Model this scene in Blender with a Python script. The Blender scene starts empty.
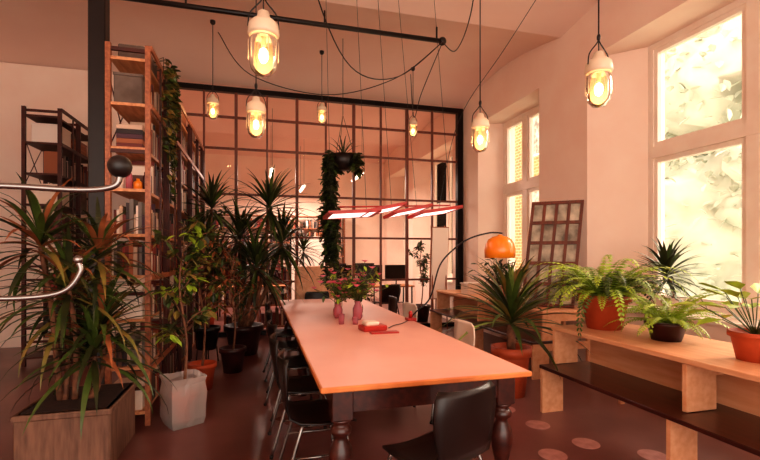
import bpy, math, random
from mathutils import Vector as V, Matrix, noise
random.seed(7)
sc=bpy.context.scene
R=random.uniform
def srgb(h):
    h=h.lstrip('#'); c=[int(h[i:i+2],16)/255 for i in (0,2,4)]
    return [((x+.055)/1.055)**2.4 if x>.04045 else x/12.92 for x in c]+[1]
MATS={}
def M(name,c1,rough=.6,metal=0,c2=None,scale=4,stretch=(1,1,1),bump=0,emis=0,alpha=None,coat=0,detail=4):
    m=bpy.data.materials.new(name); m.use_nodes=True
    nt=m.node_tree; b=nt.nodes['Principled BSDF']
    b.inputs['Base Color'].default_value=srgb(c1); b.inputs['Roughness'].default_value=rough
    b.inputs['Metallic'].default_value=metal
    if coat: b.inputs['Coat Weight'].default_value=coat
    tc=nt.nodes.new('ShaderNodeTexCoord'); mp=nt.nodes.new('ShaderNodeMapping')
    mp.inputs['Scale'].default_value=stretch
    nz=nt.nodes.new('ShaderNodeTexNoise'); nz.inputs['Scale'].default_value=scale; nz.inputs['Detail'].default_value=detail
    nt.links.new(tc.outputs['Object'],mp.inputs[0]); nt.links.new(mp.outputs[0],nz.inputs['Vector'])
    cr=nt.nodes.new('ShaderNodeValToRGB')
    cr.color_ramp.elements[0].color=srgb(c1); cr.color_ramp.elements[1].color=srgb(c2 or c1)
    cr.color_ramp.elements[0].position=.35; cr.color_ramp.elements[1].position=.68
    nt.links.new(nz.outputs[0],cr.inputs[0]); nt.links.new(cr.outputs[0],b.inputs['Base Color'])
    if bump:
        bp=nt.nodes.new('ShaderNodeBump'); bp.inputs['Strength'].default_value=bump; bp.inputs['Distance'].default_value=.01
        nt.links.new(nz.outputs[0],bp.inputs['Height']); nt.links.new(bp.outputs[0],b.inputs['Normal'])
    if emis:
        nt.links.new(cr.outputs[0],b.inputs['Emission Color']); b.inputs['Emission Strength'].default_value=emis
    MATS[name]=m; return m
def glassmat(name,col,gl=.12,rough=.05,base=None,basefac=0):
    m=bpy.data.materials.new(name); m.use_nodes=True; nt=m.node_tree; nt.nodes.clear()
    o=nt.nodes.new('ShaderNodeOutputMaterial'); t=nt.nodes.new('ShaderNodeBsdfTransparent'); g=nt.nodes.new('ShaderNodeBsdfGlossy')
    g.inputs['Roughness'].default_value=rough; t.inputs[0].default_value=srgb(col)
    mx=nt.nodes.new('ShaderNodeMixShader'); lw=nt.nodes.new('ShaderNodeLayerWeight'); lw.inputs[0].default_value=gl
    nt.links.new(lw.outputs['Fresnel'],mx.inputs[0]); nt.links.new(t.outputs[0],mx.inputs[1]); nt.links.new(g.outputs[0],mx.inputs[2])
    out=mx
    if basefac:
        d=nt.nodes.new('ShaderNodeBsdfDiffuse'); d.inputs[0].default_value=srgb(base)
        m2=nt.nodes.new('ShaderNodeMixShader'); m2.inputs[0].default_value=basefac
        nt.links.new(mx.outputs[0],m2.inputs[1]); nt.links.new(d.outputs[0],m2.inputs[2]); out=m2
    nt.links.new(out.outputs[0],o.inputs[0]); MATS[name]=m; return m

M('plaster','#fbe4d3',.8,c2='#f7dac8',scale=2,bump=.05)
M('ceilingp','#f7dacb',.85,c2='#f2cebe',scale=.7)
M('win_white','#fdf0e2',.4,c2='#f8e4d4')
M('black','#140b0a',.4,c2='#1a0f0d')
M('blackmetal','#120a09',.35,.5)
M('blackplastic','#1c0e0c',.35,c2='#140a09')
M('chrome','#8e8a88',.22,1)
M('rustmetal','#54261c',.5,.2,c2='#3c1812',scale=8)
M('paleshelf','#d99a6c',.5,c2='#b9764c',scale=5,stretch=(6,1,6))
M('wood','#b06a44',.45,c2='#86482e',scale=6,stretch=(6,.7,6))
M('woodx','#d08a58',.45,c2='#a86438',scale=6,stretch=(.7,6,6))
M('plywood','#eeb48a',.4,c2='#e09c70',scale=4,stretch=(5,.6,5))
M('darkwood','#32120d',.35,c2='#4c1e14',scale=5,stretch=(5,.6,5),coat=.3)
M('mullion','#7c3e2a',.5,c2='#582c1e',scale=5,stretch=(4,4,.6))
M('tabletop','#e6ae9c',.45,c2='#dea08e',scale=1.5)
M('tableedge','#e08a4c',.4,c2='#c86f38',scale=6)
M('leafdark','#222b14',.45,c2='#3a3c1a',scale=9)
M('leafmid','#4f6126',.45,c2='#36481c',scale=9)
M('leafolive','#6d6a30',.45,c2='#8c6a34',scale=7)
M('leafbright','#b0c83c',.5,c2='#84a02c',scale=9)
M('leafdry','#a8623a',.6,c2='#7c4424',scale=7)
M('leaflite','#96ac58',.5,c2='#74883f',scale=9)
M('pinkflower','#e8607c',.5,c2='#f090a0')
M('trunk','#8c5c40',.8,c2='#5c3826',scale=20,bump=.3)
M('terracotta','#c4532c',.6,c2='#a8431f',scale=6)
M('soil','#2c1810',.95,c2='#3c2418',scale=30,bump=.3)
M('darkpot','#3a1414',.4,c2='#2c0f0e')
M('whitepot','#f0d8c4',.4)
M('concrete','#7c6a60',.8,c2='#5c4c42',scale=5,bump=.15)
M('planterwood','#84604c',.7,c2='#644638',scale=6,stretch=(6,6,.8),bump=.15)
M('porcelain','#e6d2b8',.35,c2='#dcc6aa')
M('bulb','#ffcf90',.4,emis=8)
M('ledwhite','#ffe0d8',.4,emis=1.3)
M('tube','#fff0e4',.4,emis=6)
M('red','#b8281c',.35,c2='#a02018')
M('orange','#f08a1e',.3,c2='#e87c14',coat=.3)
M('screen','#1c1416',.2)
M('paperwhite','#f6e4d6',.6)
M('pinkwall','#f4d4c4',.8)
M('lightspot','#c89088',.3,c2='#ac746c',scale=12)  # paler floor tone, sunlight spots put into the colour
M('fol','#b4beae',.8,c2='#ced4c6',scale=2)
M('folcore','#bac4b2',.9,c2='#d4d8ca',scale=1.2)
M('poster','#6a6256',.3,c2='#d8cab4',scale=5)
glassmat('jar','#fff0dc',.3,.08,'#f8d8ac',.16)
glassmat('pane','#fffaf6',.10,.02)
glassmat('bag','#fff4ee',.35,.2,'#f6e4dc',.3)
glassmat('pinkglass','#ffb8c0',.25,.05,'#f0a0ac',.3)
BK=['#6c2820','#d0b09a','#382828','#9c5834','#746860','#e8d4c4','#4c2836','#8c3024','#b89880','#2c2020','#5c3c30']
for i,c in enumerate(BK): M('book%d'%i,c,.6)
NB=len(BK)
# floor
m=M('floor','#60352f',.3,c2='#94625c',scale=.8,detail=8)
nt=m.node_tree; b=nt.nodes['Principled BSDF']
n2=nt.nodes.new('ShaderNodeTexNoise'); n2.inputs['Scale'].default_value=3; n2.inputs['Detail'].default_value=6
mr=nt.nodes.new('ShaderNodeMapRange'); mr.inputs[3].default_value=.18; mr.inputs[4].default_value=.45
nt.links.new(n2.outputs[0],mr.inputs[0]); nt.links.new(mr.outputs[0],b.inputs['Roughness'])
# brick
m=M('brick','#d8a878',.8); nt=m.node_tree; b=nt.nodes['Principled BSDF']
br=nt.nodes.new('ShaderNodeTexBrick'); br.inputs['Color1'].default_value=srgb('#b88850'); br.inputs['Color2'].default_value=srgb('#986c44'); br.inputs['Mortar'].default_value=srgb('#d8c4a4'); br.inputs['Scale'].default_value=1.6
tc=nt.nodes.new('ShaderNodeTexCoord')
sx=nt.nodes.new('ShaderNodeSeparateXYZ'); cx=nt.nodes.new('ShaderNodeCombineXYZ')
nt.links.new(tc.outputs['Object'],sx.inputs[0]); nt.links.new(sx.outputs['Y'],cx.inputs['X']); nt.links.new(sx.outputs['Z'],cx.inputs['Y'])
nt.links.new(cx.outputs[0],br.inputs['Vector']); nt.links.new(br.outputs[0],b.inputs['Base Color'])

class B:
    def __init__(s): s.v=[];s.f=[];s.m=[];s.sm=[];s.ml=[];s.T=Matrix.Identity(4)
    def mi(s,n):
        if n not in s.ml: s.ml.append(n)
        return s.ml.index(n)
    def add(s,vs,fs,mat,smooth=False):
        o=len(s.v); s.v+=[s.T@V(p) for p in vs]; k=s.mi(mat)
        for f in fs: s.f.append([i+o for i in f]); s.m.append(k); s.sm.append(smooth)
    def box(s,x0,x1,y0,y1,z0,z1,mat,rot=None,bev=0):
        if bev:
            c=bev
            def ring(z,i): return [(x0+i,y0+i+c,z),(x0+i+c,y0+i,z),(x1-i-c,y0+i,z),(x1-i,y0+i+c,z),(x1-i,y1-i-c,z),(x1-i-c,y1-i,z),(x0+i+c,y1-i,z),(x0+i,y1-i-c,z)]
            vs=ring(z0,c*.7)+ring(z0+c,0)+ring(z1-c,0)+ring(z1,c*.7)
            fs=[list(range(7,-1,-1)),list(range(24,32))]
            for k in range(3):
                for j in range(8): fs.append([k*8+j,k*8+(j+1)%8,(k+1)*8+(j+1)%8,(k+1)*8+j])
        else:
            vs=[(x0,y0,z0),(x1,y0,z0),(x1,y1,z0),(x0,y1,z0),(x0,y0,z1),(x1,y0,z1),(x1,y1,z1),(x0,y1,z1)]
            fs=[(3,2,1,0),(4,5,6,7),(0,1,5,4),(1,2,6,5),(2,3,7,6),(3,0,4,7)]
        if rot is not None:
            c=V(((x0+x1)/2,(y0+y1)/2,(z0+z1)/2)); vs=[c+rot@(V(p)-c) for p in vs]
        s.add(vs,fs,mat)
    def prism(s,poly,z0,z1,mat):
        n=len(poly); a=sum(poly[i][0]*poly[(i+1)%n][1]-poly[(i+1)%n][0]*poly[i][1] for i in range(n))
        if a<0: poly=poly[::-1]
        vs=[(x,y,z0) for x,y in poly]+[(x,y,z1) for x,y in poly]
        s.add(vs,[list(range(n-1,-1,-1)),list(range(n,2*n))]+[[i,(i+1)%n,n+(i+1)%n,n+i] for i in range(n)],mat)
    def tube(s,pts,r,mat,seg=8,r1=None):
        pts=[V(p) for p in pts]; n=len(pts); vs=[]
        t0=(pts[1]-pts[0]).normalized(); up=V((0,0,1)) if abs(t0.z)<.9 else V((1,0,0))
        a=t0.cross(up).normalized()
        for i,p in enumerate(pts):
            t=(pts[min(i+1,n-1)]-pts[max(i-1,0)]).normalized()
            a=(a-t*a.dot(t)).normalized(); bb=t.cross(a)
            rr=r if r1 is None else r+(r1-r)*i/(n-1)
            for k in range(seg):
                an=2*math.pi*k/seg; vs.append(p+a*math.cos(an)*rr+bb*math.sin(an)*rr)
        fs=[[i*seg+k,i*seg+(k+1)%seg,(i+1)*seg+(k+1)%seg,(i+1)*seg+k] for i in range(n-1) for k in range(seg)]
        fs+=[list(range(seg-1,-1,-1)),[ (n-1)*seg+k for k in range(seg)]]
        s.add(vs,fs,mat,True)
    def lathe(s,prof,o,mat,seg=20,smooth=True,rot=None):
        vs=[];n=len(prof)
        for r,z in prof:
            for k in range(seg):
                an=2*math.pi*k/seg; p=V((r*math.cos(an),r*math.sin(an),z))
                if rot is not None: p=rot@p
                vs.append(V(o)+p)
        fs=[[i*seg+k,i*seg+(k+1)%seg,(i+1)*seg+(k+1)%seg,(i+1)*seg+k] for i in range(n-1) for k in range(seg)]
        if prof[0][0]>.001: fs.append(list(range(seg-1,-1,-1)))
        if prof[-1][0]>.001: fs.append([(n-1)*seg+k for k in range(seg)])
        s.add(vs,fs,mat,smooth)
    def ball(s,c,r,mat,seg=16,sz=1):
        s.lathe([(max(.0005,r*math.sin(math.pi*i/10)),-r*sz*math.cos(math.pi*i/10)) for i in range(11)],c,mat,seg)
    def lump(s,c,r,mat,seg=28,rg=16,amp=.35):
        vs=[]
        for i in range(rg+1):
            th=math.pi*i/rg
            for k in range(seg):
                d=V((math.sin(th)*math.cos(2*math.pi*k/seg),math.sin(th)*math.sin(2*math.pi*k/seg),math.cos(th)))
                q=V(c)+d*r; f=1+amp*noise.noise(q*1.6)+amp*.6*noise.noise(q*4); vs.append(V(c)+d*r*f)
        s.add(vs,[[i*seg+k,i*seg+(k+1)%seg,(i+1)*seg+(k+1)%seg,(i+1)*seg+k] for i in range(rg) for k in range(seg)],mat,True)
    def sheet(s,grid,th,mat):
        h=len(grid);w=len(grid[0]); g=[[V(p) for p in row] for row in grid]
        N=[]
        for i in range(h):
            for j in range(w):
                a=g[min(i+1,h-1)][j]-g[max(i-1,0)][j]; c=g[i][min(j+1,w-1)]-g[i][max(j-1,0)]
                N.append(a.cross(c).normalized()*th)
        vs=[g[i][j] for i in range(h) for j in range(w)]; vs+=[vs[k]+N[k] for k in range(h*w)]
        fs=[];o=h*w
        for i in range(h-1):
            for j in range(w-1):
                q=[i*w+j,i*w+j+1,(i+1)*w+j+1,(i+1)*w+j]; fs.append(q); fs.append([k+o for k in q[::-1]])
        bd=[j for j in range(w)]+[i*w+w-1 for i in range(1,h)]+[(h-1)*w+j for j in range(w-2,-1,-1)]+[i*w for i in range(h-2,0,-1)]
        for k in range(len(bd)):
            a=bd[k];c=bd[(k+1)%len(bd)]; fs.append([a,a+o,c+o,c])
        s.add(vs,fs,mat,True)
    def leaf(s,base,az,L,w,el,droop,mat,segs=6,peak=.35):
        p=V(base); side=V((-math.sin(az),math.cos(az),0)); vs=[]
        e=el
        for i in range(segs+1):
            t=i/segs
            ww=w*(.35+.65*min(1,t/peak)) if t<peak else w*max(.02,(1-((t-peak)/(1-peak))**1.6))
            d=V((math.cos(az)*math.cos(e),math.sin(az)*math.cos(e),math.sin(e)))
            n=side.cross(d)
            vs+= [p+side*ww/2,p+n*ww*.15,p-side*ww/2]
            p=p+d*L/segs; e-=droop/segs*(.4+1.2*t)
        fs=[]
        for i in range(segs):
            o=i*3; fs+=[[o,o+1,o+4,o+3],[o+1,o+2,o+5,o+4]]
        s.add(vs,fs,mat,True)
    def frond(s,base,az,L,el,droop,mat,pw=.07,n=18):
        p=V(base); side=V((-math.sin(az),math.cos(az),0)); e=el; pts=[]
        for i in range(n+1):
            t=i/n; d=V((math.cos(az)*math.cos(e),math.sin(az)*math.cos(e),math.sin(e))); pts.append((p.copy(),d.copy(),t))
            p=p+d*L/n; e-=droop/n*(.5+t)
        s.tube([q[0] for q in pts[::3]],.0025,mat,4,.001)
        for q,d,t in pts[1:]:
            l=pw*math.sin(math.pi*min(1,(t*.85+.15)))**.7+.004
            for sg in (1,-1):
                dd=(side*sg+d*.35+V((0,0,-.25+R(-.1,.1)))).normalized()*l; wd=d*L/n*.42
                s.add([q-wd*.3,q+dd*.5-wd,q+dd,q+dd*.5+wd],[[0,1,2,3]],mat)
    def oval(s,p,d,l,w,mat):
        d=V(d).normalized(); p=V(p)
        sd=d.cross(V((R(-.3,.3),R(-.3,.3),1))).normalized()*w/2; n=sd.cross(d).normalized()*w*.15
        s.add([p,p+d*l*.35+sd+n,p+d*l*.75+sd*.7+n,p+d*l,p+d*l*.75-sd*.7+n,p+d*l*.35-sd+n,p+d*l*.5],[[0,6,2,1],[6,3,2],[0,5,4,6],[6,4,3]],mat)
    def done(s,name,loc=None,rz=0):
        me=bpy.data.meshes.new(name)
        if loc is None:
            xs=[p.x for p in s.v];ys=[p.y for p in s.v];zs=[p.z for p in s.v]
            o=V(((min(xs)+max(xs))/2,(min(ys)+max(ys))/2,min(zs))); vv=[p-o for p in s.v]
        else: o=V(loc); vv=s.v
        me.from_pydata([tuple(p) for p in vv],[],s.f)
        for n in s.ml: me.materials.append(MATS[n])
        me.polygons.foreach_set('material_index',s.m); me.polygons.foreach_set('use_smooth',s.sm); me.update()
        ob=bpy.data.objects.new(name,me); sc.collection.objects.link(ob); ob.location=o; ob.rotation_euler[2]=rz
        return ob
def inst(ob,loc,rz,name=None):
    o=bpy.data.objects.new(name or ob.name.split('.')[0],ob.data); sc.collection.objects.link(o); o.location=loc; o.rotation_euler[2]=rz; return o
def bez(pts,n=8):
    pts=[V(p) for p in pts]; out=[]; P=[pts[0]]+pts+[pts[-1]]
    for i in range(1,len(P)-2):
        for k in range(n):
            t=k/n; a,b,c,d=P[i-1],P[i],P[i+1],P[i+2]
            out.append(.5*((2*b)+(c-a)*t+(2*a-5*b+4*c-d)*t*t+(3*b-a-3*c+d)*t**3))
    out.append(pts[-1]); return out

# ================= ROOM =================
YF=14.0; PY=8.2
b=B(); b.box(-4,4.7,-4,YF,-.2,0,'floor'); b.done('floor')
seams=[-4,1.25,5.2,8.2,11.5,14]
def cz(y):
    for a,c in zip(seams[:-1],seams[1:]):
        if a<=y<=c: return 4.42+.2*math.sin(math.pi*(y-a)/(c-a))
    return 4.42
b=B(); ys=[]
for a,c in zip(seams[:-1],seams[1:]):
    for k in range(16): ys.append(a+(c-a)*k/16)
ys.append(14)
vs=[];fs=[]
for y in ys:
    z=cz(y); vs+=[(-4,y,z),(4.7,y,z),(-4,y,z+.25),(4.7,y,z+.25)]
for i in range(len(ys)-1):
    o=i*4; fs+=[[o,o+1,o+5,o+4],[o+2,o+6,o+7,o+3]]
fs+=[[0,2,3,1]]
b.add(vs,fs,'ceilingp'); b.done('ceiling')
b=B(); b.box(-4.2,-4,-4,YF,0,4.8,'pinkwall'); b.done('wall_left')
b=B(); b.box(-4.2,4.7,YF,YF+.2,0,4.8,'plaster'); b.done('wall_back')
b=B(); b.box(-4,-1.55,PY-.06,PY+.1,0,4.41,'plaster'); b.done('wall_partition')
W=[(-1.5,.7,-1.85,1.05),(1.9,4.21,1.55,4.69),(6.0,7.42,5.68,7.56),(9.0,10.9,8.7,11.2),(11.9,13.4,11.6,13.7)]
b=B()
for i in range(len(W)+1):
    a_out=W[i-1][1] if i else -4; a_in=W[i-1][3] if i else -4
    c_out=W[i][0] if i<len(W) else YF; c_in=W[i][2] if i<len(W) else YF
    b.prism([(4.0,a_in),(4.0,c_in),(4.45,c_out),(4.7,c_out),(4.7,a_out),(4.45,a_out)],0,4.8,'plaster')
for w in W:
    b.box(4.06,4.7,w[2],w[3],0,.80,'plaster')
    b.prism([(4.0,w[2]),(4.0,w[3]),(4.7,w[3]),(4.7,w[2])],3.9,4.8,'plaster')
b.done('wall_right')
b=B()
for w in W: b.box(4.03,4.42,w[2]+.12,w[3]-.12,.80,.84,'win_white')
b.done('trim_1')
for i,w in enumerate(W):
    b=B(); y0,y1=w[0],w[1]; z0,z1=.84,3.9; x0,x1=4.45,4.55
    b.box(x0,x1,y0,y0+.07,z0,z1,'win_white'); b.box(x0,x1,y1-.07,y1,z0,z1,'win_white')
    b.box(x0,x1,y0+.07,y1-.07,z1-.07,z1,'win_white'); b.box(x0,x1,y0+.07,y1-.07,z0,z0+.09,'win_white')
    b.box(x0-.02,x1,y0+.07,y1-.07,2.56,2.70,'win_white')
    ym=(y0+y1)/2; b.box(x0-.01,x1,ym-.06,ym+.06,z0+.09,z1-.07,'win_white')
    for (a,c) in ((y0+.07,ym-.06),(ym+.06,y1-.07)):
        for (p,q) in ((z0+.09,2.56),(2.70,z1-.07)):
            b.box(x0+.01,x1-.01,a,a+.05,p,q,'win_white'); b.box(x0+.01,x1-.01,c-.05,c,p,q,'win_white')
            b.box(x0+.01,x1-.01,a+.05,c-.05,p,p+.05,'win_white'); b.box(x0+.01,x1-.01,a+.05,c-.05,q-.05,q,'win_white')
            b.box(x0+.05,x0+.055,a+.05,c-.05,p+.05,q-.05,'pane')
    b.done('window_%d'%(i+1))
# exterior
b=B(); b.box(13,14,13.5,30,-4,14,'brick')
for yy in (15,18,21,24):
    for zz in (-1,2.6,6.2): b.box(12.97,13.0,yy,yy+1.2,zz,zz+2,'win_white'); b.box(12.95,12.97,yy+.1,yy+1.1,zz+.1,zz+1.9,'poster')
b.done('brick_building')
b=B()
CC=[(11,8,2,2),(11.6,10.4,3.6,2.2),(11,5.6,3.2,2),(11.4,11,.6,1.8),(11.2,8,5.6,1.9),(11.2,4,1.2,1.9),(11.4,5.4,6,1.6)]
b.tube(bez([(10.6,7,-4),(10.7,7.1,-1),(11,7.3,3)]),.16,'trunk',8,.08)
for x,y,z,r in CC: b.lump((x,y,z),r,'folcore')
for k in range(3000):
    x,y,z,r=random.choice(CC); d=V((-abs(random.gauss(0,1)),random.gauss(0,1),random.gauss(0,1))).normalized()*r*R(.9,1.25)
    b.oval(V((x,y,z))+d,(R(-1,1),R(-1,1),R(-1,.4)),R(.2,.32),.16,'fol')
b.done('tree')
b=B(); b.box(4.8,40,-20,40,-4.3,-4.0,'fol'); b.done('ground')

# ================= PARTITION =================
b=B(); x0,x1=-1.5,3.98; top=4.37
b.box(x0,x1,PY-.05,PY+.05,top-.09,top,'blackmetal')
b.box(x1-.12,x1,PY-.05,PY+.05,0,top-.09,'blackmetal'); b.box(x0,x0+.07,PY-.05,PY+.05,0,top-.09,'blackmetal')
n=10; st=(x1-.12-x0-.07)/n
rows=[0,.95,1.75,2.5,3.3,3.85,top-.09]
for i in range(1,n):
    xx=x0+.07+st*i; wd=.03 if i%2 else .05
    b.box(xx-wd/2,xx+wd/2,PY-.03,PY+.03,0,top-.09,'mullion')
for z in rows[1:-1]: b.box(x0+.07,x1-.12,PY-.025,PY+.025,z-.018,z+.018,'mullion')
b.box(x0+.07,x1-.12,PY-.02,PY+.02,0,.08,'blackmetal')
b.box(x0+.07,x1-.12,PY-.003,PY+.003,.08,top-.09,'pane')
b.done('glass_partition')
b=B(); b.box(-1.58,-1.43,4.85,5.0,.02,4.42,'black',bev=.01); b.box(-1.63,-1.38,4.8,5.05,0,.02,'black'); b.done('steel_column')
b=B(); b.tube([(-2.6,5.5,4.3),(2.36,5.5,4.3)],.03,'black',10); b.ball((2.38,5.5,4.3),.055,'black')
for xx in (-2.4,-.8,.8,2.3): b.tube([(xx,5.5,4.33),(xx,5.5,cz(5.5)-.003)],.012,'black',6)
b.done('ceiling_conduit')

# ================= TABLE =================
b=B(); X0,X1,Y0,Y1=.314,1.575,2.30,6.9
b.box(X0,X1,Y0,Y1,.72,.75,'tableedge',bev=.006); b.box(X0+.012,X1-.012,Y0+.012,Y1-.012,.7495,.752,'tabletop')
b.box(X0+.08,X1-.08,Y0+.08,Y0+.11,.585,.72,'darkwood'); b.box(X0+.08,X1-.08,Y1-.11,Y1-.08,.585,.72,'darkwood')
b.box(X0+.08,X0+.11,Y0+.11,Y1-.11,.585,.72,'darkwood'); b.box(X1-.11,X1-.08,Y0+.11,Y1-.11,.585,.72,'darkwood')
prof=[(.045,0),(.05,.03),(.035,.06),(.028,.09),(.045,.11),(.05,.13),(.035,.15),(.045,.2),(.06,.27),(.068,.33),(.06,.38),(.038,.42),(.035,.44),(.058,.46),(.062,.48),(.05,.5),(.04,.51),(.06,.53),(.06,.54)]
for lx in (X0+.13,X1-.13):
    for ly in (Y0+.13,(Y0+Y1)/2,Y1-.13):
        b.lathe(prof,(lx,ly,0),'darkwood',20); b.box(lx-.06,lx+.06,ly-.06,ly+.06,.54,.715,'darkwood',bev=.006)
b.done('dining_table')

# ================= CHAIRS =================
def chair(name,shell,leg,wf=1.0):
    b=B(); pr=[(-.235,.82,.17),(-.235,.79,.195),(-.225,.70,.205),(-.21,.60,.195),(-.20,.52,.175),(-.175,.465,.18),(-.12,.44,.20),(0,.432,.215),(.12,.44,.215),(.19,.44,.205),(.22,.425,.185)]
    g=[]
    for i,(y,z,w) in enumerate(pr):
        row=[]; bk=max(0,1-i/5)
        for k in range(9):
            u=-1+k/4; row.append((u*w*wf,y+bk*.05*u*u,z+(1-bk)*.018*u*u))
        g.append(row)
    b.sheet(g,.012,shell)
    for sx in (-1,1):
        b.tube(bez([(sx*.14,.13,.43),(sx*.19,.15,.40),(sx*.215,.21,0.01)],5),.011,leg,8)
        b.tube(bez([(sx*.14,-.10,.43),(sx*.19,-.12,.40),(sx*.215,-.24,0.01)],5),.011,leg,8)
        b.tube([(sx*.15,.14,.42),(sx*.15,-.12,.42)],.009,leg,6)
        b.tube([(sx*.197,.165,.25),(sx*.197,-.17,.25)],.007,leg,6)
        for yy in (.21,-.24): b.lathe([(.015,0),(.015,.02)],(sx*.215,yy,0),'black',8)
    for yy in (.13,-.10): b.tube([(-.15,yy,.42),(.15,yy,.42)],.009,leg,6)
    return b
ch=chair('dining_chair','blackplastic','chrome').done('dining_chair',(.36,2.82,0),-math.pi/2)
for y in (3.45,4.2,5.0,5.8): inst(ch,(.33,y,0),-math.pi/2+R(-.12,.12))
inst(ch,(.95,7.18,0),math.pi)
inst(ch,(.88,2.10,0),math.radians(20))
cw=chair('dining_chair','whitepot','chrome').done('dining_chair',(1.64,3.75,0),math.pi/2)
inst(cw,(1.66,5.3,0),math.pi/2+.1)
inst(ch,(1.7,6.2,0),math.pi/2)

# ================= BENCHES =================
def bench(name,xf,xl,xb,xm,y0,y1):
    b=B()
    n=max(2,int((y1-y0)/1.2)+1)
    for i in range(n):
        y=y0+(y1-y0-.03)*i/(n-1)
        b.box(xf,xb,y,y+.03,.66,.75,'plywood')
        b.box(xf,xf+.25,y,y+.03,.44,.66,'plywood'); b.box(xb-.05,xb,y,y+.03,0,.66,'plywood')
        b.box(xl,xb-.05,y,y+.03,.32,.405,'plywood'); b.box(xl,xl+.22,y,y+.03,0,.32,'plywood')
    b.box(xf-.01,xb,y0-.01,y1+.01,.75,.785,'plywood',bev=.004)
    b.box(xl-.01,xm,y0-.005,y1+.005,.405,.435,'darkwood',bev=.004)
    b.box(xm,xm+.02,y0+.031,y1-.031,.38,.70,'plywood')
    return b.done(name)
bench('shelf_bench',2.63,2.50,3.42,3.02,.9,3.53)
bench('shelf_bench',3.18,3.05,3.85,3.5,4.45,7.6)

# ================= BOOKCASE =================
def bookcase(x0,x1,ys,zs,top,names='bookcase',first='wood'):
    b=B()
    for y in ys:
        for x in (x0,x1): b.box(x-.02,x+.02,y-.02,y+.02,0,top,first if y==ys[0] else 'rustmetal')
        for z in (.3,1.1,2.3,top-.06): b.box(x0+.02,x1-.02,y-.012,y+.012,z,z+.03,'rustmetal')
    for z in zs: b.box(x0+.01,x1-.021,ys[0]-.01,ys[-1]+.02,z-.025,z,'paleshelf' if first=='wood' else 'rustmetal')
    for z in (zs[1],zs[3],zs[-2],top): b.box(x1+.02,x1+.035,ys[0]-.02,ys[-1]+.02,z-.045,z,first)
    for a,c in zip(ys[:-1],ys[1:]):
        b.tube([(x0-.01,a,2.3),(x0-.01,c,3.0)],.006,'rustmetal',5); b.tube([(x0-.01,c,2.3),(x0-.01,a,3.0)],.006,'rustmetal',5)
    for y in ys[1::2]+[ys[0]+.35,ys[0]+1.1]: b.box(x1+.021,x1+.035,y-.012,y+.012,0.02,top-.05,'rustmetal')
    return b.done(names)
zs=[.12,.5,.9,1.27,1.62,2.0,2.35,2.72,3.1]
YS=[4.15,4.9,5.7,6.5,7.3,7.85]
bookcase(-1.2,-.9,YS,zs,3.21)
def books(x0,x1,y0,y1,z,b,hm=.27):
    y=y0
    while y<y1:
        t=R(.015,.05); h=R(.15,hm)
        if y+t>y1: break
        d=R(.17,.2); b.box(x1-.003-d,x1-.003,y,y+t*.93,z,z+h,'book%d'%random.randrange(NB)); y+=t
        if random.random()<.03: y+=R(.03,.12)
def endbooks(x0,x1,y0,z,b,hm=.27):
    x=x0
    while x<x1:
        t=R(.012,.035); h=R(.15,hm)
        if x+t>x1: break
        b.box(x,x+t*.93,y0+R(0,.01),y0+.19,z,z+h,'book%d'%random.randrange(NB)); x+=t
b=B()
for i,z in enumerate(zs[:-1]):
    gap=(zs[i+1]-z)-.05; hm=min(.3,gap)
    if i in (1,3,4): endbooks(-1.17,-.925,4.18,z,b,hm)
    if i==6:
        for j in range(5): b.box(-1.15,-.95,4.18,4.36,z+j*.04,z+j*.04+.037,'book%d'%(j*3%NB))
    for j,(a,c) in enumerate(zip(YS[:-1],YS[1:])):
        books(-1.2,-.92,a+(.22 if j==0 else .03),c-.03,z,b,hm)
b.done('books')
b=B()
for (y,z,h,m_) in ((4.18,.12,.22,'whitepot'),(4.18,.9,.26,'paperwhite'),(4.18,2.72,.24,'concrete')):
    b.box(-1.17,-.95,y,y+.17,z,z+h,m_,bev=.006); b.box(-1.175,-.945,y-.004,y+.175,z+h,z+h+.02,m_)
for (y,h) in ((4.3,.25),(4.8,.35),(5.5,.22),(6.1,.4),(7.0,.3)):
    b.box(-1.17,-.94,y,y+.4,3.1,3.1+h*.7,random.choice(['concrete','wood','whitepot','darkwood']),bev=.006)
b.done('storage_boxes')
b=B()
for (x,m_,r,h) in ((-1.14,'whitepot',.03,.14),(-1.07,'pinkglass',.025,.19),(-1.0,'orange',.035,.10),(-.945,'darkpot',.02,.16)):
    b.lathe([(r,0),(r*1.05,h*.5),(r,h*.7),(r*.4,h*.85),(r*.42,h)],(x,4.25,2.0),m_,16)
b.done('bottles')
bookcase(-2.9,-2.5,[6.7,7.3,7.95],[.12,.5,.9,1.3,1.7,2.1,2.5,2.9,3.25],3.35,first='rustmetal')
b=B()
for z in (.12,.5,.9,1.3,1.7,2.5): 
    for a,c in ((6.75,7.25),(7.35,7.9)): books(-2.9,-2.52,a,c,z,b,.3)
b.done('books')
b=B()
for (y,z,h,m_) in ((6.75,2.1,.25,'whitepot'),(7.4,2.1,.3,'concrete'),(6.8,2.9,.25,'paperwhite'),(7.4,2.9,.2,'wood')):
    b.box(-2.86,-2.55,y,y+.4,z,z+h,m_,bev=.006); b.box(-2.865,-2.545,y-.004,y+.405,z+h,z+h+.02,m_)
b.done('storage_boxes')

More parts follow.
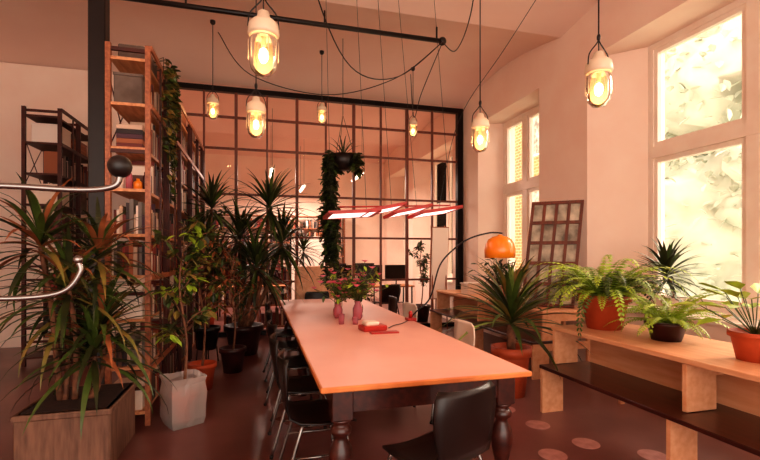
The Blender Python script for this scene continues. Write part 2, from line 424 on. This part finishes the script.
# ================= PENDANTS =================
def pendant(x,y,z,k=1.0):
    b=B()
    g=[(.062,.06),(.074,.03),(.078,-.02),(.076,-.08),(.066,-.125),(.04,-.155),(.0008,-.165)]
    b.lathe([(r*k,zz*k) for r,zz in g],(x,y,z),'jar',24)
    for q in range(10):
        an=q*math.pi/5; b.tube([V((x,y,z))+V((.079*k*math.cos(an),.079*k*math.sin(an),zz*k)) for zz in (.03,-.03,-.08)],.0018*k,'porcelain',4)
    c=[(.0008,.185),(.03,.183),(.036,.15),(.058,.135),(.078,.115),(.084,.065),(.078,.05),(.06,.05)]
    b.lathe([(r*k,zz*k) for r,zz in c[::-1]],(x,y,z),'porcelain',24)
    b.tube([(x,y,z+.06*k),(x,y,z-.0*k)],.014*k,'porcelain',10)
    b.ball((x,y,z-.05*k),.028*k,'bulb',12,1.5)
    zt=z+.27*k
    for s_ in (-1,1): b.tube(bez([(x+s_*.08*k,y,z+.1*k),(x+s_*.07*k,y,z+.17*k),(x+s_*.015*k,y,z+.24*k),(x,y,zt)],5),.004*k,'black',6)
    b.lathe([(.008,0),(.012,.01),(.012,.03),(.005,.045)],(x,y,zt-.01),'black',8)
    c_=cz(y)-.003
    b.tube([(x,y,zt),(x,y,c_)],.005,'black',6); b.tube([(x,y,z+.18*k),(x,y,zt)],.004,'black',6)
    b.lathe([(.02,c_-.05),(.035,c_-.03),(.035,c_)],(x,y,0),'black',12)
    b.done('pendant_lamp')
    l=bpy.data.lights.new('pendant_light','POINT'); l.energy=5*k; l.color=(1,.70,.42); l.shadow_soft_size=.05
    o=bpy.data.objects.new('pendant_light',l); o.location=(x,y,z-.11*k); sc.collection.objects.link(o)
for p in [(.03,2.58,2.62,1.05),(-.015,3.74,2.55,.95),(2.19,2.46,2.6,1.05),(1.84,3.44,2.48,.95),(-.59,6.38,3.43,.95),(.96,6.9,3.63,.9),(2.53,7.08,3.58,.9)]: pendant(*p)
def cable(pts,r=.006,name='power_cable'):
    b=B(); b.tube(bez(pts,8),r,'black',6); b.done(name)
J=(2.36,5.44,4.26)
cable([(.06,2.64,4.44),(.35,3.4,3.7),(.9,4.4,3.35),(1.6,5.0,3.55),J])
cable([(-.52,6.36,4.45),(-.1,6.3,3.9),(.9,6.1,3.65),(1.8,5.8,3.85),J])
cable([(1.88,3.50,4.5),(2.05,4.0,3.9),(2.25,4.8,3.85),J])
cable([(2.46,7.0,4.45),(2.3,6.4,3.55),(2.2,5.8,3.7),J])
cable([(2.9,3.3,4.55),(2.4,3.9,3.55),(2.1,4.4,2.9),(1.95,4.6,1.96)],.003)
# LED pendant
b=B()
for (xa,xb,y0,y1,zz,tl) in ((.62,1.12,4.0,4.4,1.83,4),(.98,1.38,4.0,4.4,1.88,12),(1.24,1.64,4.0,4.4,1.87,12),(1.50,1.96,4.0,4.4,1.87,9)):
    rot=Matrix.Rotation(math.radians(-tl),3,'Y')@Matrix.Rotation(math.radians(-3),3,'X'); c=V(((xa+xb)/2,(y0+y1)/2,zz)); w=(xb-xa)/2; d=(y1-y0)/2
    def bx(a0,a1,b0,b1,c0,c1,mm):
        vs=[c+rot@V((p,q,r)) for r in (c0,c1) for (p,q) in ((a0,b0),(a1,b0),(a1,b1),(a0,b1))]
        b.add(vs,[(3,2,1,0),(4,5,6,7),(0,1,5,4),(1,2,6,5),(2,3,7,6),(3,0,4,7)],mm)
    bx(-w,w,-d,d,.004,.02,'red'); bx(-w,w,-d,-d+.02,-.01,.004,'red'); bx(-w,w,d-.02,d,-.01,.004,'red')
    bx(-w,-w+.04,-d,d,-.01,.004,'red'); bx(w-.04,w,-d,d,-.01,.004,'red')
    bx(-w+.045,w-.045,-d+.025,-.012,-.006,.004,'ledwhite'); bx(-w+.045,w-.045,.012,d-.025,-.006,.004,'ledwhite')
    for q in ((-w*.8,) if tl!=9 else (-w*.8,w*.8)):
        p=c+rot@V((q,0,.014)); b.tube([p,(p.x*.8+.15+q*.3,p.y+.1,cz(p.y+.1)-.003)],.0022,'black',5)
b.tube([(.75,4.2,1.9),(1.9,4.2,1.95)],.008,'red',8)
b.done('led_pendant_lamp')
# Arc lamp
b=B()
b.tube(bez([(1.55,4.41,.775),(1.60,4.39,.84),(1.74,4.34,.99),(1.82,4.27,1.33),(1.95,4.18,1.51),(2.08,4.10,1.61),(2.27,4.04,1.665),(2.39,4.0,1.66)],8),.008,'black',8)
b.box(1.50,1.60,4.36,4.46,.753,.78,'red',bev=.005); b.box(1.577,1.60,4.36,4.46,.69,.753,'red'); b.box(1.52,1.60,4.37,4.45,.69,.715,'red')
b.lathe([(.02,0),(.022,.05),(.012,.07)],(1.55,4.41,.78),'red',12)
dm=[(.15,-.20),(.153,-.12),(.142,-.06),(.115,-.012),(.07,.015),(.025,.024),(.02,.035),(.0008,.036)]
b.lathe(dm,(2.36,4.0,1.61),'orange',28); b.lathe([(.146,-.198),(.146,-.12),(.135,-.065),(.1,-.02),(.001,.01)],(2.36,4.0,1.61),'whitepot',28)
b.ball((2.36,4,1.50),.04,'bulb',12)
b.done('arc_lamp')
cable([(1.50,4.36,.758),(1.38,4.2,.757),(1.28,4.12,.757),(1.18,3.98,.757)],.004)
b=B(); b.box(.90,1.13,3.86,4.02,.752,.80,'red',Matrix.Rotation(.15,3,'Z'),bev=.008); b.box(.93,1.06,3.88,4.0,.80,.835,'whitepot',Matrix.Rotation(.15,3,'Z'),bev=.01); b.box(.95,1.2,3.72,3.80,.752,.765,'red'); b.done('desk_telephone')

# ================= PLANTS =================
def pot(b,x,y,z,r,h,mat,rim=True):
    b.lathe([(r*.72,0),(r*.95,h*.8),(r*.97,h*.82)]+([(r*1.08,h*.82),(r*1.08,h),(r*.95,h),(r*.93,h*.9)] if rim else [(r,h),(r*.93,h),(r*.92,h*.9)]),(x,y,z),mat,28)
    b.lathe([(r*.93,h*.86),(.001,h*.9)],(x,y,z),'soil',20)
def head(b,x,y,z,n,L,w,mats,e0=-.3,e1=1.4,dr=.9):
    for i in range(n):
        t=i/n; az=i*2.4+R(-.2,.2); el=e0+(e1-e0)*t+R(-.12,.12)
        b.leaf((x,y,z+.12*t-.05),az,L*R(.75,1.05)*(1-.25*t),w,el,dr*R(.6,1.3),random.choice(mats),7)
b=B(); pot(b,2.52,4.05,0,.19,.5,'terracotta'); b.tube([(2.52,4.05,.44),(2.52,4.05,.72)],.045,'trunk',8)
head(b,2.52,4.05,.76,80,1.02,.058,['leafmid','leafmid','leafolive','leafdark','leaflite'],.0,1.5,1.2); b.done('potted_yucca')
b=B(); pot(b,3.0,3.3,.785,.2,.3,'terracotta')
for i in range(100):
    az=i*2.4; b.frond((3.0+.08*math.cos(az),3.3+.08*math.sin(az),1.06),az,R(.4,.78),R(.4,1.35),R(1.6,2.8),random.choice(['leafbright','leafbright','leafbright','leafmid','leaflite']),.055)
b.done('potted_fern')
b=B(); pot(b,3.05,2.72,.785,.14,.14,'darkpot')
for i in range(52):
    az=i*2.4; b.frond((3.05+.04*math.cos(az),2.72+.04*math.sin(az),.92),az,R(.3,.55),R(.2,1.2),R(1,1.9),random.choice(['leafbright','leaflite','leafbright']),.04)
b.done('potted_fern')
b=B(); pot(b,3.0,2.05,.785,.13,.18,'terracotta')
for i in range(30):
    az=i*2.4; p=V((3.0,2.05,.94)); e=R(.3,1.1); d=V((math.cos(az)*math.cos(e),math.sin(az)*math.cos(e),math.sin(e))); q=p+d*R(.2,.36)
    b.tube([p,q],.003,'leafmid',4); b.oval(q,d+V((0,0,-.7)),.16,.10,'leafbright')
b.done('potted_pothos')
b=B(); pot(b,4.18,3.62,.84,.1,.16,'whitepot'); b.tube([(4.18,3.62,.96),(4.10,3.62,1.2)],.018,'trunk',6)
head(b,4.06,3.62,1.22,64,.54,.042,['leafdark','leafmid'],-.4,1.4,.9); b.done('potted_dracaena')
b=B(); pot(b,3.5,6.0,.785,.12,.2,'whitepot')
for i in range(60):
    az=R(0,6.3);e=R(.2,1.5);p=V((3.5,6.0,.97));d=V((math.cos(az)*math.cos(e),math.sin(az)*math.cos(e),math.sin(e)));q=p+d*R(.15,.5)
    b.tube([p,q],.003,'leafdark',4); b.oval(q,(d.x,d.y,R(-.6,.4)),.11,.06,random.choice(['leafdark','leafmid']))
b.done('potted_houseplant')
b=B(); pot(b,3.42,5.5,.785,.12,.22,'terracotta'); head(b,3.42,5.5,1.02,34,.45,.035,['leafmid','leafdark'],.1,1.45,1.0); b.done('potted_dracaena')
b=B(); b.box(3.3,3.62,6.6,6.85,.785,.95,'whitepot',bev=.01); b.box(3.29,3.63,6.59,6.86,.95,.97,'paperwhite'); b.done('storage_box')
# left planter
b=B(); px0,px1,py0,py1=-1.5,-.95,3.32,3.95
b.box(px0,px1,py0,py1,0,.42,'planterwood',bev=.012); b.box(px0-.01,px1+.01,py0-.01,py1+.01,.38,.42,'planterwood',bev=.008); b.box(px0+.03,px1-.03,py0+.03,py1-.03,.418,.425,'soil')
for (x,y,z) in ((-1.25,3.5,1.2),(-1.08,3.6,.92),(-1.4,3.45,1.5),(-1.1,3.5,.74),(-1.35,3.75,1.05),(-1.13,3.7,1.42)):
    b.tube(bez([(x*.6-.5,3.6,.42),(x*.9-.1,(y+3.6)/2,z*.7),(x,y,z)],4),.022,'trunk',7,.014)
    head(b,x,y,z,50,.68,.042,['leafdark','leafmid','leafolive','leafdark','leafdry','leafmid'],-.4,1.35,1.4)
b.done('potted_dracaena')
def tree(b,x,y,z0,h,spread,n,lm,ls=.11,br=9):
    b.tube(bez([(x,y,z0),(x+.03,y-.02,z0+h*.35),(x-.03,y,z0+h*.7),(x+.02,y,z0+h)],5),.014,'trunk',7,.006)
    for k in range(br):
        t=.35+.65*k/br; az=R(0,6.3); p=V((x,y,z0+h*t)); q=p+V((math.cos(az)*spread*R(.5,1),math.sin(az)*spread*R(.5,1),R(.05,.3)))
        b.tube(bez([p,(p+q)/2+V((0,0,.04)),q],4),.006,'trunk',5,.003)
        for j in range(n):
            s_=R(.3,1.05); pp=p+(q-p)*s_; b.oval(pp,(R(-1,1),R(-1,1),R(-1,.5)),ls*R(.7,1.2),ls*.45,random.choice(lm))
b=B(); fx,fy=-.62,4.12; pot(b,fx,fy,.01,.11,.24,'terracotta')
vs=[];nn=24;lv=[(0,.13),(.06,.145),(.16,.145),(.27,.15),(.36,.14),(.41,.15)]
for z,r in lv:
    for k in range(nn):
        an=2*math.pi*k/nn+.5; q=r/max(abs(math.cos(an-.5)),abs(math.sin(an-.5)))**.9+R(-.005,.005)
        vs.append((fx+q*math.cos(an),fy+q*math.sin(an),z+(R(-.008,.008) if z>.3 else 0)))
b.add(vs,[[i*nn+k,i*nn+(k+1)%nn,(i+1)*nn+(k+1)%nn,(i+1)*nn+k] for i in range(len(lv)-1) for k in range(nn)]+[list(range(nn))[::-1]],'bag')
tree(b,fx,fy,.2,1.4,.28,20,['leafmid','leafdark','leafolive','leafbright'],.12,14); b.done('potted_ficus')
b=B(); pot(b,-.58,5.1,0,.14,.28,'terracotta'); tree(b,-.58,5.1,.2,1.35,.32,18,['leafmid','leafolive','leafdark','leafdry'],.10,13); b.done('potted_ficus')
b=B()
for an in (0,1.57,3.14,4.71): b.tube([(-.66+.14*math.cos(an),6.38+.14*math.sin(an),0),(-.66+.12*math.cos(an),6.38+.12*math.sin(an),.2)],.01,'black',6)
pot(b,-.66,6.38,.17,.16,.3,'black')
for (x,y,z) in ((-.6,6.3,2.05),(-.75,6.4,1.6),(-.55,6.2,1.3)):
    b.tube(bez([(-.66,6.38,.42),(-.64,6.36,1.0),(x,y,z)],4),.028,'trunk',7,.02); head(b,x,y,z,50,.72,.045,['leafdark','leafdark','leafmid'],-.7,1.4,1.0)
b.done('potted_yucca')
b=B(); pot(b,-.2,6.75,0,.26,.42,'darkpot')
for (x,y,z) in ((.16,6.6,2.1),(-.25,6.85,1.65),(.34,6.8,1.6),(-.02,6.5,1.25)):
    b.tube(bez([(-.2+x*.2,6.75,.38),(x*.6-.06,6.7,1.0),(x,y,z)],4),.035,'trunk',7,.022); head(b,x,y,z,64,.9,.052,['leafdark','leafdark','leafmid'],-.8,1.4,.9)
b.done('potted_yucca')
b=B(); pot(b,-.3,5.75,0,.15,.3,'darkpot'); tree(b,-.3,5.75,.2,1.2,.35,18,['leafdark','leafmid','leafdry'],.09,14); b.done('potted_rubber_plant')
# trailing shelf plant
b=B(); sx_,sy_,sz_=-1.05,4.62,3.1
pot(b,sx_,sy_,sz_,.09,.15,'whitepot')
for k in range(12):
    az=R(-.9,.9); L=R(.4,1.1); p0=V((sx_,sy_,sz_+.13)); p1=V((-.84+.03*R(-1,1),sy_+.28*math.sin(az),sz_+.14)); pts=[p1+V((R(0,.02),R(-.02,.02),-L*j/6)) for j in range(7)]
    b.tube([p0]+pts,.003,'leafdark',4)
    for q in pts:
        for j in range(4): b.oval(q+V((0.01,0,-R(0,L/6))),(R(.1,1),R(-1,1),R(-1,.2)),.08,.05,random.choice(['leafmid','leafdark','leafolive']))
b.done('trailing_ivy')
# back-room plants
b=B(); pot(b,.9,9.2,0,.2,.35,'darkpot'); b.tube([(.9,9.2,.3),(.9,9.2,1.5)],.03,'trunk',7,.02); head(b,.9,9.2,1.5,50,.7,.045,['leafdark','leafmid'],-.6,1.4,1.0); b.done('potted_yucca')
b=B(); pot(b,-1.0,9.4,0,.2,.35,'terracotta'); tree(b,-1.0,9.4,.3,1.9,.5,26,['leafdark','leafmid'],.14,14); b.done('potted_ficus')
b=B(); pot(b,3.4,9.0,0,.2,.35,'darkpot'); tree(b,3.4,9.0,.3,1.3,.35,20,['leafdark','leafmid'],.12,12); b.done('potted_ficus')
# hanging plant
b=B(); hx,hy,hz=1.2,6.4,2.68
b.lathe([(.1,0),(.16,.1),(.18,.22),(.165,.22),(.16,.19)],(hx,hy,hz),'black',20); b.lathe([(.16,.19),(.001,.2)],(hx,hy,hz),'soil',16)
for an in (0,2.1,4.2): b.tube([(hx+.17*math.cos(an),hy+.17*math.sin(an),hz+.22),(hx,hy,hz+.8)],.004,'black',5)
b.tube([(hx,hy,hz+.8),(hx,hy,cz(hy)-.003)],.005,'black',5)
for k in range(26):
    az=R(2.4,4.0) if k<22 else R(0,6.3); L=R(1.0,1.75) if k<22 else R(.1,.3)
    p=V((hx+.16*math.cos(az),hy+.16*math.sin(az),hz+.22)); pts=[p+V((.05*math.cos(az)+R(-.03,.03)*min(j,3),R(-.03,.03),-L*j/7+.02)) for j in range(8)]
    b.tube([V((hx,hy,hz+.2))]+pts,.004,'leafdark',4)
    for q in pts:
        for j in range(6): b.oval(q+V((0,0,-R(0,L/7))),(R(-1,1),R(-1,1),R(-1,.2)),.12,.07,random.choice(['leafdark','leafdark','leafdark','leafmid']))
for k in range(14): b.leaf((hx,hy,hz+.2),k*2.4,.35,.025,R(.5,1.4),1.2,'leafdark')
b.done('hanging_pothos')
def vase(x,y,mat,h,n,sp,flow):
    b=B(); b.lathe([(.035,0),(.05,.03),(.052,h*.6),(.03,h*.85),(.036,h),(.032,h),(.027,h*.85),(.047,h*.6),(.045,.035),(.001,.01)],(x,y,.752),mat,20)
    for k in range(n):
        az=R(0,6.3);e=R(.45,1.45);d=V((math.cos(az)*math.cos(e),math.sin(az)*math.cos(e),math.sin(e)));p=V((x,y,.76+h*.9));q=p+d*R(.4,1)*sp
        b.tube(bez([(x,y,.78),p,q],3),.0025,'leafmid',4)
        for j in range(4): b.oval(p+(q-p)*R(.4,1),(R(-1,1),R(-1,1),R(-.6,.6)),.085,.035,random.choice(['leafmid','leafdark','leafolive','leafbright']))
        if random.random()<flow:
            for j in range(6): b.oval(q,(math.cos(j*1.05),math.sin(j*1.05),.6),.045,.034,'pinkflower')
    b.done('flower_vase')
vase(1.02,4.6,'pinkglass',.2,52,.46,.5); vase(.84,4.78,'pinkglass',.16,30,.4,.7); vase(.99,5.6,'pane',.2,24,.35,.2); vase(1.12,5.0,'pane',.16,14,.3,.6)
b=B()
for (x,y,h,m_) in ((.80,4.35,.10,'pinkglass'),(.93,4.3,.07,'pinkglass')):
    b.lathe([(.026,0),(.032,h),(.029,h),(.023,.008),(.001,.006)],(x,y,.752),m_,18)
b.done('drinking_glasses')

# ================= FRAMES / BACKGROUND =================
b=B()
A=V((3.24,4.98,.79)); Bq=V((3.72,4.58,.79)); top_off=V((.26,.14,1.34)); ux=(Bq-A); nrm=ux.cross(top_off).normalized()
def lp(u,v,o=0): return A+ux*u+top_off*v+nrm*o
def bar(u0,u1,v0,v1,mat,t=.02):
    vs=[lp(u0,v0,-t),lp(u1,v0,-t),lp(u1,v1,-t),lp(u0,v1,-t),lp(u0,v0,t),lp(u1,v0,t),lp(u1,v1,t),lp(u0,v1,t)]
    b.add(vs,[(3,2,1,0),(4,5,6,7),(0,1,5,4),(1,2,6,5),(2,3,7,6),(3,0,4,7)],mat)
bar(0.02,.98,.02,.98,'poster',.005)
for k in range(5): u=k*.235; bar(u,u+.06,0,1,'mullion')
for k in range(6): v=k*.194; bar(0,1,v,v+.03,'mullion',.024)
b.done('leaning_window_frame')
b=B(); rot=Matrix.Rotation(.08,3,'X'); b.box(3.18,3.5,7.84,7.87,.6,1.95,'paperwhite',rot); b.box(3.16,3.52,7.87,7.89,.58,1.97,'wood',rot)
for xx in (3.2,3.48): b.tube([(xx,7.80,0),(xx,7.93,2.0)],.012,'wood',6)
b.tube([(3.34,8.05,0),(3.34,7.95,1.9)],.012,'wood',6)
b.done('whiteboard_easel')
b=B(); b.box(.62,1.25,7.55,7.9,0.04,1.24,'plywood',bev=.005); b.box(.64,.93,7.535,7.55,.08,1.2,'plywood'); b.box(.94,1.23,7.535,7.55,.08,1.2,'plywood')
for xx in (.7,1.15): b.box(xx,xx+.05,7.6,7.85,0,.04,'black')
b.tube([(.90,7.52,.6),(.90,7.52,.75)],.006,'black',6); b.tube([(.97,7.52,.6),(.97,7.52,.75)],.006,'black',6); b.done('plywood_cabinet')
def desk(x0,x1,y0,y1):
    b=B(); b.box(x0,x1,y0,y1,.71,.74,'woodx',bev=.004)
    for x in (x0+.05,x1-.05):
        for y in (y0+.05,y1-.05): b.tube([(x,y,0),(x,y,.71)],.018,'black',8)
    b.tube([(x0+.05,y1-.05,.3),(x1-.05,y1-.05,.3)],.012,'black',6); return b.done('desk')
def monitor(x,y,rz,z=.74):
    b=B(); b.box(-.28,.28,-.015,.015,.12,.46,'screen',bev=.006); b.box(-.26,.26,-.018,-.0155,.14,.44,'black'); b.tube([(0,.02,0.01),(0,.02,.2)],.015,'blackmetal',8); b.box(-.1,.1,-.06,.1,0,.012,'blackmetal'); b.done('computer_monitor',(x,y,z),rz)
desk(1.3,3.4,9.4,10.1); desk(-.9,.6,10.2,10.9); desk(1.4,3.2,11.4,12.1)
monitor(1.75,9.75,.1); monitor(2.45,9.75,-.1); monitor(3.08,9.75,.05); monitor(-.3,10.6,.2); monitor(2.0,11.7,0); monitor(2.8,11.8,0)
b=B(); b.box(.9,2.0,12.6,12.64,.15,1.95,'paperwhite'); b.box(.86,.9,12.58,12.66,0.03,1.98,'blackmetal'); b.box(2.0,2.04,12.58,12.66,0.03,1.98,'blackmetal')
for xx in (.86,2.0): b.box(xx,xx+.04,12.4,12.84,0,.03,'blackmetal')
b.done('whiteboard')
oc=chair('office_chair','blackplastic','blackmetal',1.15)
o1=oc.done('office_chair',(1.8,9.0,0),0); inst(o1,(2.6,8.95,0),.2); inst(o1,(-.2,9.75,0),0); inst(o1,(2.4,11.0,0),.1)
def shelfunit(x0,x1,n,y0,y1,zl,topz):
    b=B(); st=(x1-x0-.03)/n
    for i in range(n+1): b.box(x0+i*st,x0+i*st+.03,y0,y1,0,topz,'wood')
    for z in zl+[topz-.02]: b.box(x0,x1,y0,y1,z-.03,z,'wood')
    b.done('bookcase')
    b=B()
    for z in zl:
        for i in range(n):
            x=x0+i*st+.04
            while x<x0+(i+1)*st-.08:
                t=R(.03,.07); b.box(x,x+t*.9,y0+.04,y1-.04,z,z+R(.18,.32),'book%d'%random.randrange(NB)); x+=t
                if random.random()<.1: x+=R(.05,.2)
    b.done('books')
shelfunit(-1.3,2.6,5,13.5,13.85,[.13,.55,.97,1.39,1.81,2.23],2.62)
shelfunit(-3.2,-1.4,2,11.5,11.85,[.13,.55,.97,1.39,1.81,2.23],2.62)
shelfunit(-.6,.6,2,8.55,8.85,[.1,.5,.9],1.3)
def tubelamp(x,y):
    b=B(); b.box(x-.06,x+.06,y-.6,y+.6,3.3,3.35,'win_white'); b.tube([(x,y-.57,3.28),(x,y+.57,3.28)],.018,'tube',8)
    for yy in (-.5,.5): b.tube([(x,y+yy,3.35),(x,y+yy,cz(y+yy)-.003)],.004,'black',5)
    b.done('fluorescent_lamp')
    l=bpy.data.lights.new('fluorescent_light','AREA'); l.shape='RECTANGLE'; l.size=.1; l.size_y=1.1; l.energy=50; l.color=(1,.86,.78)
    o=bpy.data.objects.new('fluorescent_light',l); o.location=(x,y,3.25); sc.collection.objects.link(o)
tubelamp(.3,10.4); tubelamp(2.3,10.4); tubelamp(-1.6,10.4); tubelamp(1.2,12.6)
# coat stand
b=B(); cx,cy=-.74,1.36
b.tube([(cx,cy,0.03),(cx,cy,1.74)],.014,'chrome',12); b.lathe([(.19,0),(.19,.015),(.04,.035),(.02,.05)],(cx,cy,0),'chrome',28)
for k in range(3):
    an=k*2.094; c_,s_=math.cos(an),math.sin(an)
    b.tube(bez([(cx,cy,1.60),(cx+.08*c_,cy+.08*s_,1.625),(cx+.28*c_,cy+.28*s_,1.622),(cx+.36*c_,cy+.36*s_,1.635),(cx+.375*c_,cy+.375*s_,1.665)],6),.008,'chrome',10)
    b.ball((cx+.375*c_,cy+.375*s_,1.69),.031,'black')
    b.tube(bez([(cx,cy,1.34),(cx+.14*c_,cy+.14*s_,1.335),(cx+.24*c_,cy+.24*s_,1.35),(cx+.28*c_,cy+.28*s_,1.40),(cx+.275*c_,cy+.275*s_,1.43)],6),.007,'chrome',10)
    b.ball((cx+.275*c_,cy+.275*s_,1.435),.012,'chrome')
b.ball((cx,cy,1.76),.028,'black'); b.done('coat_stand')
for (x,y) in ((2.29,3.27),(2.74,2.55),(2.42,2.85),(2.22,3.68),(2.3,2.3),(2.05,2.75)):  # thin pale discs imitating round spots of sunlight on the floor
    b=B(); b.lathe([(.10,0),(.10,.002)],(x,y,0),'lightspot',28,False); b.done('floor_light_spot')

# ================= LIGHT =================
w=bpy.data.worlds.new('World'); sc.world=w; w.use_nodes=True
bg=w.node_tree.nodes['Background']; bg.inputs[0].default_value=(1,.86,.75,1); bg.inputs[1].default_value=2.6
s=bpy.data.lights.new('sun','SUN'); s.energy=5; s.angle=math.radians(35); s.color=(1,.89,.78)
o=bpy.data.objects.new('sun',s); d=V((-1,-.15,-.62)); o.rotation_euler=d.to_track_quat('-Z','Y').to_euler(); sc.collection.objects.link(o); o.location=(20,5,15)
cam=bpy.data.cameras.new('camera'); cam.sensor_width=36; cam.lens=20.98; cam.shift_y=24/760; cam.clip_start=.05
o=bpy.data.objects.new('camera',cam); o.location=(0,0,1.45); o.rotation_euler=(math.pi/2,0,-math.radians(15.4)); sc.collection.objects.link(o); sc.camera=o
sc.view_settings.view_transform='Standard'; sc.view_settings.exposure=0.4
try: sc.view_settings.look='Medium High Contrast'
except Exception as e: print('look',e)
